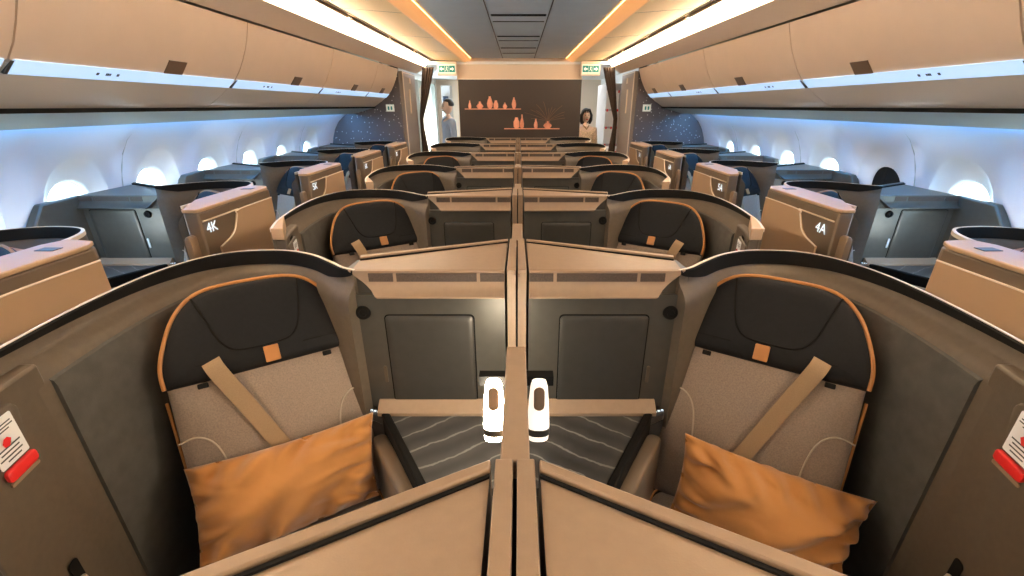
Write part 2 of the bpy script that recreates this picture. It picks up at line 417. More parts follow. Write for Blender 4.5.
for sg in (-1, 1):
    side = 'left' if sg < 0 else 'right'
    ys = [-2.205, -.91, .385, 1.68, 2.975, 4.27, 5.565, 6.45]
    for i in range(1, len(ys) - 1):
        if i < 2: continue
        make_bin(sg, ys[i], ys[i + 1], 'beige overhead bin with lit blue strip, %s back along the %s wall' % (names[i - 2] if i > 2 else 'nearest', side) if i < 6 else 'short beige overhead bin beside the starry panel on the %s' % side, i)
    # bins behind the camera
    for i in range(0, 2): 
        o = make_bin(sg, ys[i], ys[i + 1], 'beige overhead bin behind the viewer on the %s, %s' % (side, names[i]), i)

# ------------------------------------------------------------------ suites
TOP = CZ - .433
PATH = [(-.945, .50), (-.985, .62), (-1.01, .75), (-1.03, .90), (-1.036, 1.05), (-1.024, 1.17), (-.985, 1.275), (-.92, 1.338), (-.83, 1.36), (-.735, 1.354), (-.64, 1.31), (-.56, 1.245), (-.505, 1.195), (-.465, 1.174)]
def path_offset(path, d):
    out = []
    for i, p in enumerate(path):
        t = (path[min(i + 1, len(path) - 1)] - path[max(i - 1, 0)]).normalized()
        out.append(Vector((p.x + t.y * d, p.y - t.x * d)))
    return out
SP = catmull([Vector(p) for p in PATH], 4)
def loft(profile, path=SP, taper=None):
    rows = []
    for (d, z) in profile:
        pp = path_offset(path, d)
        rows.append([(p.x, p.y, z) for p in pp])
    return MB().grid(rows)
WSP = catmull([Vector(p) for p in [(-1.036, .60), (-1.036, .75), (-1.036, .90)] + PATH[4:]], 4)
def closed_loft(profile, path=SP):
    mb = MB(); rows = []
    for (d, z) in profile:
        pp = path_offset(path, d); rows.append([(p.x, p.y, z) for p in pp])
    mb.grid(rows, close_v=True)
    n = len(path); k = len(profile)
    mb.f += [tuple(i * n for i in range(k)), tuple(i * n + n - 1 for i in range(k))[::-1]]
    return mb
def shell_parts(root, path, pad_from):
    T = TOP; n = len(path)
    closed_loft([(0, .02), (0, T - .012), (.008, T - .012), (.008, .02)], path).build('outer_wall', TAUPE, root)
    closed_loft([(-.001, T - .014), (-.001, T), (.009, T + .002), (.010, T - .014)], path).build('rim', RIM, root)
    closed_loft([(.010, T - .012), (.011, T - .040), (.018, T - .050), (.030, T - .062), (.040, T - .076), (.046, T - .095), (.046, .02), (.009, .02)], path).build('inner_wall', TAUPE, root)
    def off(i, d):
        t = (path[min(i + 1, n - 1)] - path[max(i - 1, 0)]).normalized(); return Vector((path[i].x + t.y * d, path[i].y - t.x * d))
    r = [[], [], [], []]
    for i in range(n):
        u = i / (n - 1); hh = .010 + .030 * max(0, min(1, (u - .12) / .4)) * max(0, min(1, (1.0 - u) / .15))
        a = off(i, .009); b = off(i, .0135); b2 = off(i, .0135 + max(0, hh - .02) * .3)
        r[0].append((a.x, a.y, T)); r[1].append((b.x, b.y, T - .003)); r[2].append((b2.x, b2.y, T - .003 - hh)); r[3].append((a.x, a.y, T - .003 - hh))
    mb = MB().grid(r, close_v=True); mb.f += [tuple(k * n for k in range(4)), tuple(k * n + n - 1 for k in range(4))[::-1]]
    mb.build('edge_trim', BLACK, root)
    # padded panel that follows the wing
    sub = [p for p in path[:int(n * .72)] if p.y > pad_from]
    closed_loft([(.042, .12), (.050, .13), (.055, .16), (.055, T - .105), (.051, T - .092), (.040, T - .086)], sub).build('padded_panel', PAD, root)
def centre_shell():
    root = empty('suite_shell', (0, 0, 0))
    shell_parts(root, SP, .735)
    T = TOP
    # flat tan cap on the aisle wing
    pl = [(-.944, .50), (-.984, .62), (-.998, .69), (-1.001, .71), (-.995, .71), (-.985, .69), (-.952, .62), (-.895, .50)]
    MB().prism(pl, T - .045, T + .001).build('wing_cap', TAN_BRIGHT, root, bevel=.003)
    pl = [(-.943, .505), (-.983, .62), (-1.008, .75), (-.965, .75), (-.935, .62), (-.895, .505)]
    MB().prism(pl, .02, T - .045).build('wing_end', TAUPE, root, bevel=.006)
    # door pocket plate with life vest placard and red tab near the end of the wing
    def px(a):
        for p, q in zip(SP, SP[1:]):
            if p.y <= a <= q.y: return p.x + (q.x - p.x) * (a - p.y) / (q.y - p.y) + .046
        return SP[0].x + .046
    mb = MB(); slab(mb, rrect(.508, .680, .10, T - .064, .022), lambda a, b, d: (px(a) + d, a, b), .003, 0, .001); mb.build('pocket_joint', BLACK, root)
    mb = MB(); slab(mb, rrect(.508, .671, .11, T - .073, .018), lambda a, b, d: (px(a) + d, a, b), .012, 0, .006); mb.build('door_pocket', TAUPE, root)
    S = .0155
    z1 = T - .082; z0 = z1 - .088; ya, yb = .588, .650
    def quad(mk, y0, y1, za, zb, e): mk.add([(px(y0) + S + e, y0, za), (px(y1) + S + e, y1, za), (px(y1) + S + e, y1, zb), (px(y0) + S + e, y0, zb)], [(0, 1, 2, 3)])
    pc = MB(); slab(pc, rrect(ya, yb, z0, z1, .003), lambda a, b, d: (px(a) + S - .001 + d, a, b), .002, 0, .0005)
    pco = pc.build('placard', WHITE, root, smooth=0)
    for k, (a, b) in enumerate(((.596, .643), (.592, .645), (.596, .635))):
        mk = MB(); quad(mk, a, b, z1 - .012 - k * .006, z1 - .0145 - k * .006, .0014); mk.build('printed_line', DGREY, pco, smooth=0)
    for k, (a, b) in enumerate(((.592, .643), (.598, .638), (.592, .641), (.605, .635))):
        mk = MB(); quad(mk, a, b, z0 + .034 - k * .008, z0 + .031 - k * .008, .0014); mk.build('printed_line', DGREY, pco, smooth=0)
    mk = MB(); mk.add([(px(.6) + S + .0014, y, z) for y, z in ((.610, z1 - .052), (.618, z1 - .052), (.624, z1 - .040), (.619, z1 - .034), (.613, z1 - .036), (.608, z1 - .044))], [(0, 1, 2, 3, 4, 5)]); mk.build('printed_figure', RED, pco, smooth=0)
    mb = MB(); slab(mb, rrect(ya - .002, yb + .004, z0 - .026, z0 - .003, .007), lambda a, b, d: (px(a) + S + d, a, b), .008, .002, .003); mb.build('pull_tab', RED, root)
    mb = MB(); slab(mb, rrect(ya, yb + .004, z0 - .038, z0 - .030, .003), lambda a, b, d: (px(a) + S + d, a, b), .003, 0, .001); mb.build('tab_slot', TAN, root)
    mb = MB(); slab(mb, rrect(.60, .625, .70, .78, .010), lambda a, b, d: (px(a) + S + d, a, b), .002, 0, .001); mb.build('latch_slot', BLACK, root)
    MB().tube([(px(.61) + .022, .612, .735), (px(.61) + .024, .616, .705)], .006, 8).build('latch_pin', RIM, root)
    return root
def window_shell():
    root = empty('suite_shell', (0, 0, 0))
    shell_parts(root, WSP, .70)
    T = TOP
    # thick aisle wing: a=0 at x=-1.036; aisle side is x < -1.036 here
    x0, x1 = -1.165, -1.0
    pl = [(x0 + .012, .51), (x0, .535), (x0, 1.10), (x0 + .03, 1.15), (x1 - .03, 1.17), (x1, 1.10), (x1, .74), (x1 - .095, .51)]
    MB().prism(pl[::-1], T - .012, T + .004).build('wing_cap', TAN_BRIGHT, root, bevel=.004)
    pb = [(x0 + .004, .515), (x0 + .003, 1.12), (x0 + .03, 1.15), (x1, 1.10), (x1, .74), (x1 - .095, .515)]
    MB().prism(pb[::-1], .02, T - .012).build('wing_body', TAUPE2, root, bevel=.008)
    # raised tan panel with the swooping corner cut
    sw = [(.60, .05), (1.115, .05), (1.115, T - .055), (.80, T - .055), (.775, T - .075), (.755, T - .11), (.73, T - .145), (.69, T - .17), (.60, T - .195)]
    MB().xprism(sw, x0 - .006, x0 + .008).build('side_panel', TAN_BRIGHT, root, bevel=.002)
    sl = catmull([Vector((.60, T - .195)), Vector((.69, T - .17)), Vector((.73, T - .145)), Vector((.755, T - .11)), Vector((.775, T - .075)), Vector((.80, T - .056)), Vector((1.115, T - .056))], 4)
    MB().tube([(x0 - .004, p.x, p.y) for p in sl], .0035, 6).build('panel_edging', RIM, root)
    MB().box(x0 - .002, x0 + .01, .53, .80, T - .058, T - .052).build('panel_edging', RIM, root)
    # sliding door edge with rounded top at the near end
    mb = MB(); slab(mb, rrect(-1.128, -1.100, .05, T - .112, .013), lambda a, b, d: (a, .52 - d, b), .05, .003, .01); mb.build('door_edge', TAND, root)
    # small embossed slot on the cap
    MB().xprism([(1.03, T + .003), (1.065, T + .003), (1.065, T + .006), (1.03, T + .006)], x0 + .05, x0 + .11).build('cap_slot', BRONZED, root)
    return root
def console(window=False):
    TOPM = BRONZE if window else TAN  # window tops: bronze stands in for the tan in dim bluish light
    E = -.035 if not window else .015      # outer end of the console
    s = 0.0 if not window else .10
    root = empty('side_console', (0, 0, 0))
    T = TOP; FY = 1.168
    A, B, Cc, Dd = (-.50, FY + .01), (E, FY), (E, 1.60), (-.515, 1.33)
    pl = [A, B, Cc, Dd]
    TT = T - (.055 if window else 0); SL = (0, 0, 0, 0) if window else (0, 0, .04, .02)
    MB().prism(pl, .02, [TT - .006 - k for k in SL]).build('body', BRONZE, root)
    A2, B2, C2, D2 = (-.475, FY + .006), (E, FY), (E, 1.60), (-.505, 1.335)
    MB().prism([A2, B2, C2, D2], [TT - .008 - k for k in SL], [TT - .003 - k for k in SL]).build('top_panel', TOPM, root)
    e0, e1 = (.006, .006) if window else (.026, .048)
    MB().prism([D2, (D2[0] + .006, D2[1] - .022), (E, 1.580), (E, 1.60)], [TT - e0 - .014, TT - e0 - .014, TT - e1 - .012, TT - e1 - .012], [TT - e0 + .016, TT - e0 + .016, TT - e1 + .016, TT - e1 + .016]).build('diagonal_rim', TOPM, root, bevel=.003)
    MB().prism([(D2[0] + .007, D2[1] - .025), (D2[0] + .009, D2[1] - .031), (E, 1.571), (E, 1.577)], [TT - e0 - .01, TT - e0 - .01, TT - e1 - .01, TT - e1 - .01], [TT - e0 + .0115, TT - e0 + .0115, TT - e1 + .0115, TT - e1 + .0115]).build('groove', BLACK, root)
    # front band with vents, flared lip
    def xrun(poly, xa, xb, cut): # poly (y,z); left end sheared by cut per metre of drop
        n = len(poly); v = []
        for p in poly: v.append((xa + (TT - p[1]) * cut, p[0], p[1]))
        for p in poly: v.append((xb, p[0], p[1]))
        return MB().add(v, [tuple(range(n)), tuple(range(n, 2 * n))[::-1]] + [(n + i, n + (i + 1) % n, (i + 1) % n, i) for i in range(n)])
    xrun([(FY + .01, TT), (FY - .004, TT - .001), (FY - .006, TT - .034), (FY - .009, TT - .044), (FY - .017, TT - .056), (FY - .030, TT - .066), (FY - .036, TT - .069), (FY - .036, TT - .075), (FY + .01, TT - .078)], -.485, E, 1.15).build('front_lip', TOPM, root, bevel=.002)
    n = 3
    xs = [-.425 + s * .5, -.355 + s * .5, -.345 + s * .5, -.115 + s * .3, -.105 + s * .3, E - .001]
    for k in range(3):
        MB().box(xs[2 * k], xs[2 * k + 1], FY - .0075, FY, TT - .033, TT - .008).build('vent', VENT, root)
    MB().xprism([(FY - .0055, TT - .076), (FY - .0055, .745), (FY + .02, .745), (FY + .02, TT - .076)], -.522, E).build('front_face', BRONZE, root)
    # storage door with dark joint
    dx0, dx1 = (-.392, -.130) if not window else (-.31, -.035)
    z0, z1 = .755, 1.075
    o = MB(); slab(o, rrect(dx0 - .004, dx1 + .004, z0 - .004, z1 + .004, .014), lambda a, b, d: (a, FY - .004 - d, b), .003, 0, .001); o.build('door_joint', BLACK, root)
    o = MB(); slab(o, rrect(dx0, dx1, z0, z1, .012), lambda a, b, d: (a, FY - .005 - d, b), .005, 0, .0012); dr = o.build('storage_door', BRONZED if not window else BRONZE, root)  # window door in the lighter bronze, standing in for lamp glare
    hx = dx0 - .020
    o = MB(); slab(o, rrect(hx - .005, hx + .005, .84, .90, .004), lambda a, b, d: (a, FY - .005 - d, b), .005, 0, .002); o.build('door_latch', TAUPE if not window else WHITE, root)
    # round socket
    sp = MB(); sx, sz = -.455 + s * .75, 1.085 - s * .35
    for r0, r1, d0, d1 in ((.019, .016, .0, .007),):
        sp.add([], [])
    pr = [(.0, .006), (.010, .006), (.0115, .010), (.019, .010), (.021, .006), (.022, 0)]
    rows = [[(sx + r * math.cos(2 * PI * k / 20), FY - .0055 - d, sz + r * math.sin(2 * PI * k / 20)) for k in range(20)] for r, d in pr]
    sp.grid(rows, close_u=True); sp.build('round_socket', BLACK, root)
    # side table: back trim, marble top, underbody
    TZ = .735
    tp = [(-.50, FY - .01), (-.47, 1.14), (-.395, 1.10), (-.235, .84), (-.028, .84), (E, FY - .01)]
    if window: tp = [(-.50, FY - .01), (-.47, 1.14), (-.395, 1.10), (-.235, .84), (.02, .84), (.06, FY - .01)]
    MB().prism(tp, TZ - .03, TZ).build('side_table', MARBLE, root, bevel=.003)
    ub = [(x - .0, y) for x, y in tp]
    MB().prism(ub, .02, TZ - .031).build('table_base', DGREY, root)
    MB().xprism([(FY - .004, .775), (FY - .012, .775), (FY - .045, .748), (FY - .045, TZ), (FY - .004, TZ)], -.445, E).build('table_trim', TAN, root, bevel=.002)
    # control ledge next to the seat
    d = Vector((.16, -.26)).normalized(); nn = Vector((-d.y, d.x))   # nn points to the table side
    p0 = Vector((-.452, 1.145)); p1 = p0 + d * .56
    q = [p0 + nn * .030, p0 + nn * .006, p1 + nn * .006, p1 + nn * .030]
    MB().prism([(p.x, p.y) for p in q], .35, TZ + .012).build('control_ledge', BLACK, root, bevel=.006)
    q0 = Vector((-.470, 1.135)); 
    for k in range(3):
        c = q0 + Vector((.012 * k, .0 - .004 * k))
        MB().prism([(c.x, c.y), (c.x + .007, c.y), (c.x + .007, c.y + .005), (c.x, c.y + .005)], TZ + .012, TZ + .0155).build('control_button', E_NUM, root)
    if window:
        MB().xprism([(FY + .02, TT - .002), (.95, TT - .010), (.80, .95), (.76, .70), (.76, .02), (FY + .02, .02)], E - .012, E + .045).build('window_side_wing', BRONZE, root, bevel=.01)
    return root
# seat frame: r across, n forward
SA = math.radians(33); NV = Vector((math.sin(SA), -math.cos(SA), 0)); RV = Vector((math.cos(SA), math.sin(SA), 0))
def seat():
    root = empty('passenger_seat', (0, 0, 0))
    O = Vector((-.650, .969, CZ - 1.15)); UP = Vector((0, 0, 1))
    t1 = math.radians(15); t2 = math.radians(30)
    u1 = UP * math.cos(t1) - NV * math.sin(t1); f1 = NV * math.cos(t1) + UP * math.sin(t1)
    u2 = UP * math.cos(t2) - NV * math.sin(t2); f2 = NV * math.cos(t2) + UP * math.sin(t2)
    P2 = O + u1 * .49
    B = lambda a, b, d: O + RV * a + u1 * b + f1 * (d - .06)
    Hh = lambda a, b, d: P2 + RV * a + u2 * b + f2 * (d - .06)
    half = [(.245, .0), (.247, .15), (.243, .30), (.235, .462)]
    ol = [(a, b) for a, b in half] + [(0, .462)] + [(-a, b) for a, b in reversed(half)] + [(0, 0)]
    ol = []
    for k in range(12): ol.append((.247 - .010 * (k / 11) ** 2, -.04 + .535 * k / 11))
    for k in range(1, 8): ol.append((.237 - .474 * k / 8, .495))
    for k in range(12): ol.append((-.237 - .010 * (1 - ((11 - k) / 11) ** 2), .495 - .535 * k / 11))
    for k in range(1, 8): ol.append((-.247 + .494 * k / 8, -.04))
    slab(MB(), ol, B, .06, .012, .02).build('backrest', FABRIC, root) if False else None
    mb = MB(); slab(mb, ol, B, .06, .010, .02); mb.build('backrest', FABRIC, root)
    # headrest outline
    hr = catmull([Vector(p) for p in [(.237, -.012), (.237, .04), (.218, .105), (.188, .168), (.145, .214), (.09, .234), (0, .238), (-.09, .234), (-.145, .214), (-.188, .168), (-.218, .105), (-.237, .04), (-.237, -.012)]], 4)
    ho = [(p.x, p.y) for p in hr] + [(-.16, -.014), (-.08, -.014), (0, -.014), (.08, -.014), (.16, -.014)]
    mb = MB(); slab(mb, ho, Hh, .075, .012, .02); hd = mb.build('headrest', LEATHER, root)
    # gold piping round the headrest edge
    pi_ = MB().tube([Hh(p.x * 1.005, p.y + .002, .064) for p in hr], .0055, 8); pi_.build('piping', ORANGE, root)
    edge = [Hh(p.x * 1.004, p.y * 1.004 + .002, .05) for p in hr]
    edge2 = [Hh(p.x * 1.004, p.y * 1.004 + .002, .0) for p in hr]
    MB().grid([edge, edge2]).build('edge_band', ORANGE, root)
    # inner panel seam of the headrest
    def onface(a, b, e=.0): # height of the padded face
        q = max(abs(a) / .24, abs(b - .11) / .13); return .075 + .012 * max(0, 1 - q ** 2) + e
    sm = catmull([Vector(p) for p in [(.125, .216), (.115, .15), (.098, .085), (.070, .052), (.02, .046), (-.04, .046), (-.075, .056), (-.100, .09), (-.118, .15), (-.138, .212)]], 5)
    MB().tube([Hh(p.x, p.y, onface(p.x, p.y, .0015)) for p in sm], .0028, 6).build('seam', BLACK, root)
    MB().tube([Hh(a, .03, onface(a, .03, .001)) for a in (.1, .14, .18, .22)], .002, 6).build('seam', BLACK, root)
    # orange tab
    tb = MB(); slab(tb, rrect(-.002, .036, -.006, .040, .003), lambda a, b, d: Hh(a, b, .083 + d), .005, 0, .002); tb.build('tab', ORANGE, root)
    # belt anchor slot and shoulder strap
    ax = -.105
    sl = MB(); slab(sl, rrect(ax - .058, ax + .018, .030, .046, .004), lambda a, b, d: Hh(a, b, .081 + d), .003, 0, .001); sl.build('belt_slot', BLACK, root)
    c = [(Hh(ax - .022, .036, .086)), (Hh(ax - .010, .0, .092)), B(ax + .03, .395, .082), B(ax + .075, .28, .084), B(ax + .13, .14, .086), B(ax + .18, .02, .10)]
    c = catmull(c, 5); rw = [[], [], [], []]
    for i, p in enumerate(c):
        t = (c[min(i + 1, len(c) - 1)] - c[max(i - 1, 0)]).normalized(); wv = t.cross(f1).normalized() * .0225
        rw[0].append(p - wv); rw[1].append(p + wv); rw[2].append(p + wv - f1 * .003); rw[3].append(p - wv - f1 * .003)
    MB().grid(rw, close_v=True).build('shoulder_strap', STRAP, root, smooth=60)
    for a in (-.155, .155):
        k = MB(); slab(k, rrect(a - .012, a + .012, -.030, -.016, .003), lambda x, y, d: Hh(x, y, .080 + d), .008, 0, .002); k.build('headrest_catch', BLACK, root)
    # curved pale seams low on the back
    for s in (-1, 1):
        sm = catmull([Vector(p) for p in [(s * .243, .33), (s * .20, .335), (s * .165, .30), (s * .148, .22), (s * .143, .10), (s * .14, 0)]], 5)
        MB().tube([B(p.x, p.y, .070) for p in sm], .0026, 6).build('seam', SEAM, root)
        MB().tube([B(s * (.247), y, .035) for y in (-.03, .1, .2, .3, .4, .44)], .004, 6).build('side_piping', ORANGE, root)
    # cushion
    G = lambda a, b, d: O + RV * a + NV * b + UP * (d - .16)
    co = rrect(-.25, .222, -.02, .50, .05, 5)
    mb = MB(); slab(mb, co, G, .13, .015, .03); mb.build('seat_cushion', FABRIC, root)
    MB().tube([G(p[0] * .995, p[1], .125) for p in co + co[:1]], .004, 6).build('cushion_piping', ORANGE, root)
    mb = MB(); slab(mb, rrect(-.255, .221, -.05, .46, .05, 4), lambda a, b, d: O + RV * a + NV * b + UP * (d - .46), .29, 0, .02); mb.build('seat_base', DGREY, root)
    # armrest on the console side
    mb = MB(); slab(mb, rrect(.222, .266, .0, .50, .020, 5), lambda a, b, d: O + RV * a + NV * b + UP * (d - .15), .34, .006, .02); mb.build('armrest', TAUPE2, root)
    # narrow armrest on the aisle side
    return root

cs0, ws0 = centre_shell(), window_shell()
cc0, wc0 = console(False), console(True)
st0 = seat()
used = set()
def place(proto, loc, mirror, label, cat, group):
    if proto.name not in used: used.add(proto.name); o = proto
    else: o = copy_tree(proto)
    o.location = loc; o.scale = (-1 if mirror else 1, 1, 1)
    return tag(o, label, cat, group)
P = 1.12
ROWS = ['front', 'second', 'third', 'fourth', 'fifth', 'sixth']
CX = -.005
for r in range(6):
    for m in (False, True):
        side = 'right' if m else 'left'
        place(cs0, (CX, P * r, 0), m, 'taupe privacy shell of the %s-row centre suite, %s of the divider' % (ROWS[r], side), 'suite shell', 'centre suite shells')
        if r < 4:
            place(st0, (CX, P * r, 0), m, 'brown fabric seat with black headrest, %s-row centre suite %s of the divider' % (ROWS[r], side), 'seat', 'centre suite seats')
for r in range(-1, 6):
    rn = 'foreground' if r < 0 else ROWS[r] + '-row'
    for m in (False, True):
        side = 'right' if m else 'left'
        lb = ('triangular tan console top in the foreground, %s of the divider' % side) if r < 0 else 'bronze console with storage door, %s-row centre suite %s of the divider' % (ROWS[r], side)
        place(cc0, (CX, P * r, 0), m, lb, 'console', 'centre suite consoles')
# centre dividers
def divider():
    root = empty('center_divider', (0, 0, 0)); T = TOP
    for s in (-1, 1):
        MB().prism([(s * .0028, 1.16), (s * .028, 1.16), (s * .028, 1.60), (s * .0028, 1.60)], .02, [T + .004, T + .004, T - .032, T - .032]).build('console_strip', TAN, root, bevel=.002)
        MB().box(*sorted((s * .0035, s * .010)), 1.150, 1.16, .02, T - .01).build('edge_bead', TAN, root)
    MB().box(-.0035, .0035, 1.165, 1.59, .02, T - .06).build('gap_filler', BLACK, root)
    return root
def partition():
    root = empty('privacy_partition', (0, 0, 0)); T = TOP
    MB().xprism([(.483, .02), (.862, .02), (.862, T - .075), (.858, T - .07), (.483, T - .04)], -.0215, .0215).build('panel', TAN, root, bevel=.003)
    MB().box(-.002, .002, .862, .874, .02, T - .09).build('end_bead', RIM, root)
    return root
dv0 = divider(); pt0 = partition()
for r in range(-1, 6):
    place(dv0, (CX, P * r, 0), False, 'twin tan divider strips between the two %s consoles' % ('foreground' if r < 0 else ROWS[r] + '-row'), 'divider', 'dividers between centre consoles')
    if r >= 0:
        place(pt0, (CX, P * r, 0), False, 'tan privacy partition between the two %s-row centre seats' % ROWS[r], 'partition', 'partitions between centre seats')
# reading lamps: tapered glowing capsule leaning on the partition
def lamp(glow, name='reading_lamp'):
    root = empty(name, (0, 0, 0))
    cx, cy = -.052, .83; z0 = .925
    def ring(z, rx, ry, dy=0, n=24):
        out = []
        for k in range(n):
            a = 2 * PI * k / n; ca, sa = math.cos(a), math.sin(a); e = .75
            out.append((cx + rx * math.copysign(abs(ca) ** e, ca), cy + dy + ry * math.copysign(abs(sa) ** e, sa), z))
        return out
    rows = [ring(z0 + .022, .0265, .023), ring(z0 + .06, .025, .021), ring(z0 + .10, .0225, .019), ring(z0 + .135, .0195, .016), ring(z0 + .148, .016, .012), ring(z0 + .152, .008, .006)]
    mb = MB().grid(rows, close_u=True); mb.f += [tuple(range(24))[::-1], tuple(range(5 * 24, 6 * 24))]; mb.build('lamp_shade', glow, root)
    rows = [ring(z0 + .008, .0275, .0245), ring(z0 + .026, .0272, .0242)]
    mb = MB().grid(rows, close_u=True); mb.f += [tuple(range(24))[::-1], tuple(range(24, 48))]; mb.build('metal_band', BRONZE, root)
    rows = [ring(z0 - .012, .017, .016), ring(z0 - .009, .0245, .021), ring(z0 + .0125, .0262, .0225)]
    mb = MB().grid(rows, close_u=True); mb.f += [tuple(range(24))[::-1], tuple(range(48, 72))]; mb.build('lower_diffuser', glow, root)
    mb = MB(); slab(mb, rrect(-.0125, .0125, .082, .142, .0124, 5), lambda a, b, d: (cx + a, cy - .0205 + (b - .06) * .085 - d, z0 + b), .003, .001, .0008); mb.build('touch_plate', TAND, root)
    MB().box(cx - .034, -.0225, cy + .015, cy + .04, z0 + .125, z0 + .150).build('bracket', BLACK, root)
    return root
la, lb_, lw0 = lamp(E_LAMP), lamp(E_LAMPR), lamp(E_LAMPW)
for r in range(2):
    if r == 0:
        for o in (la, lb_): o.location = (CX, 0, 0)
        tag(la, 'brightly glowing capsule reading lamp on the left of the front partition', 'lamp', 'reading lamps'); 
        lb_.scale = (-1, 1, 1); tag(lb_, 'softly lit capsule reading lamp on the right of the front partition', 'lamp', 'reading lamps')

# window suites
WX, WOFF = -1.57 + 1.036, .30
WR = ['nearest', 'second', 'third', 'fourth', 'fifth']
for k in range(5):
    for m in (False, True):
        letter = 'A' if m else 'K'; num = 3 + k
        # window-left suite is the mirror of the centre-left one
        sg = 1 if m else -1
        loc = (sg * (1.57 - 1.036), WOFF + P * k, 0)
        side = 'right' if m else 'left'
        mm = not m
        ax = sg * (1.57 - 1.036)
        sh = place(ws0, (ax if False else sg * .534, WOFF + P * k, 0), mm, None, 'suite shell', 'window suite shells')
        # mirrored proto has wing at x=-1.036 -> +1.036; shift so the wing sits at sg*1.57
        sh.location.x = sg * (1.57 - 1.036) + (sg * 1.036 - sg * 1.036)
        desc = {0: 'tan-topped privacy shell at the aisle of the nearest window suite, %s side' % side}.get(k, 'privacy shell numbered %d%s on its tan aisle panel, %s window side' % (num, letter, side))
        # the shell's x axis: local -1.036 (wing) must land on sg*1.57 and local 0 on sg*2.606
        sh.location.x = sg * 2.606; sh.scale.x = sg * 1.0
        tag(sh, desc, 'suite shell', 'window suite shells')
        if k > 0:
            M = Matrix.Translation((0, 0, 0))
            # number, placed in the shell's own frame; undo the mirror so that it reads correctly
            if m: M = Matrix(((0, 0, -1, -1.1675), (-1, 0, 0, .60), (0, 1, 0, TOP - .105), (0, 0, 0, 1)))
            else: M = Matrix(((0, 0, -1, -1.1675), (1, 0, 0, .575), (0, 1, 0, TOP - .092), (0, 0, 0, 1)))
            if sg < 0:   # parent scale.x = -1
                M = Matrix(((0, 0, -1, -1.1675), (1, 0, 0, .575), (0, 1, 0, TOP - .092), (0, 0, 0, 1)))
            t = text('%d%s' % (num, letter), 'seat_number', E_NUM, sh, M, .066)
        se = place(st0, (sg * 2.606, WOFF + P * k, 0), False, 'blue-lit seat inside the window suite numbered %d%s on the %s' % (num, letter, side) if k else 'seat inside the nearest window suite on the %s' % side, 'seat', 'window suite seats')
        se.scale.x = sg; se.location.x -= sg * .02
        if 0 < k < 4:
            lp_ = copy_tree(lw0) if 'lw' in used else lw0; used.add('lw'); lp_.scale.x = sg; lp_.location = (sg * 2.47, WOFF + P * k, -.07)
            tag(lp_, 'capsule reading lamp glowing at the window side of suite %d%s' % (num, letter), 'lamp', 'window suite reading lamps')
        co = place(wc0, (sg * 2.606, WOFF + P * k, 0), False, 'console lit blue by the windows, suite %d%s at the %s wall' % (num, letter, side) if k else 'console of the nearest window suite on the %s wall' % side, 'console', 'window suite consoles')
        co.scale.x = sg

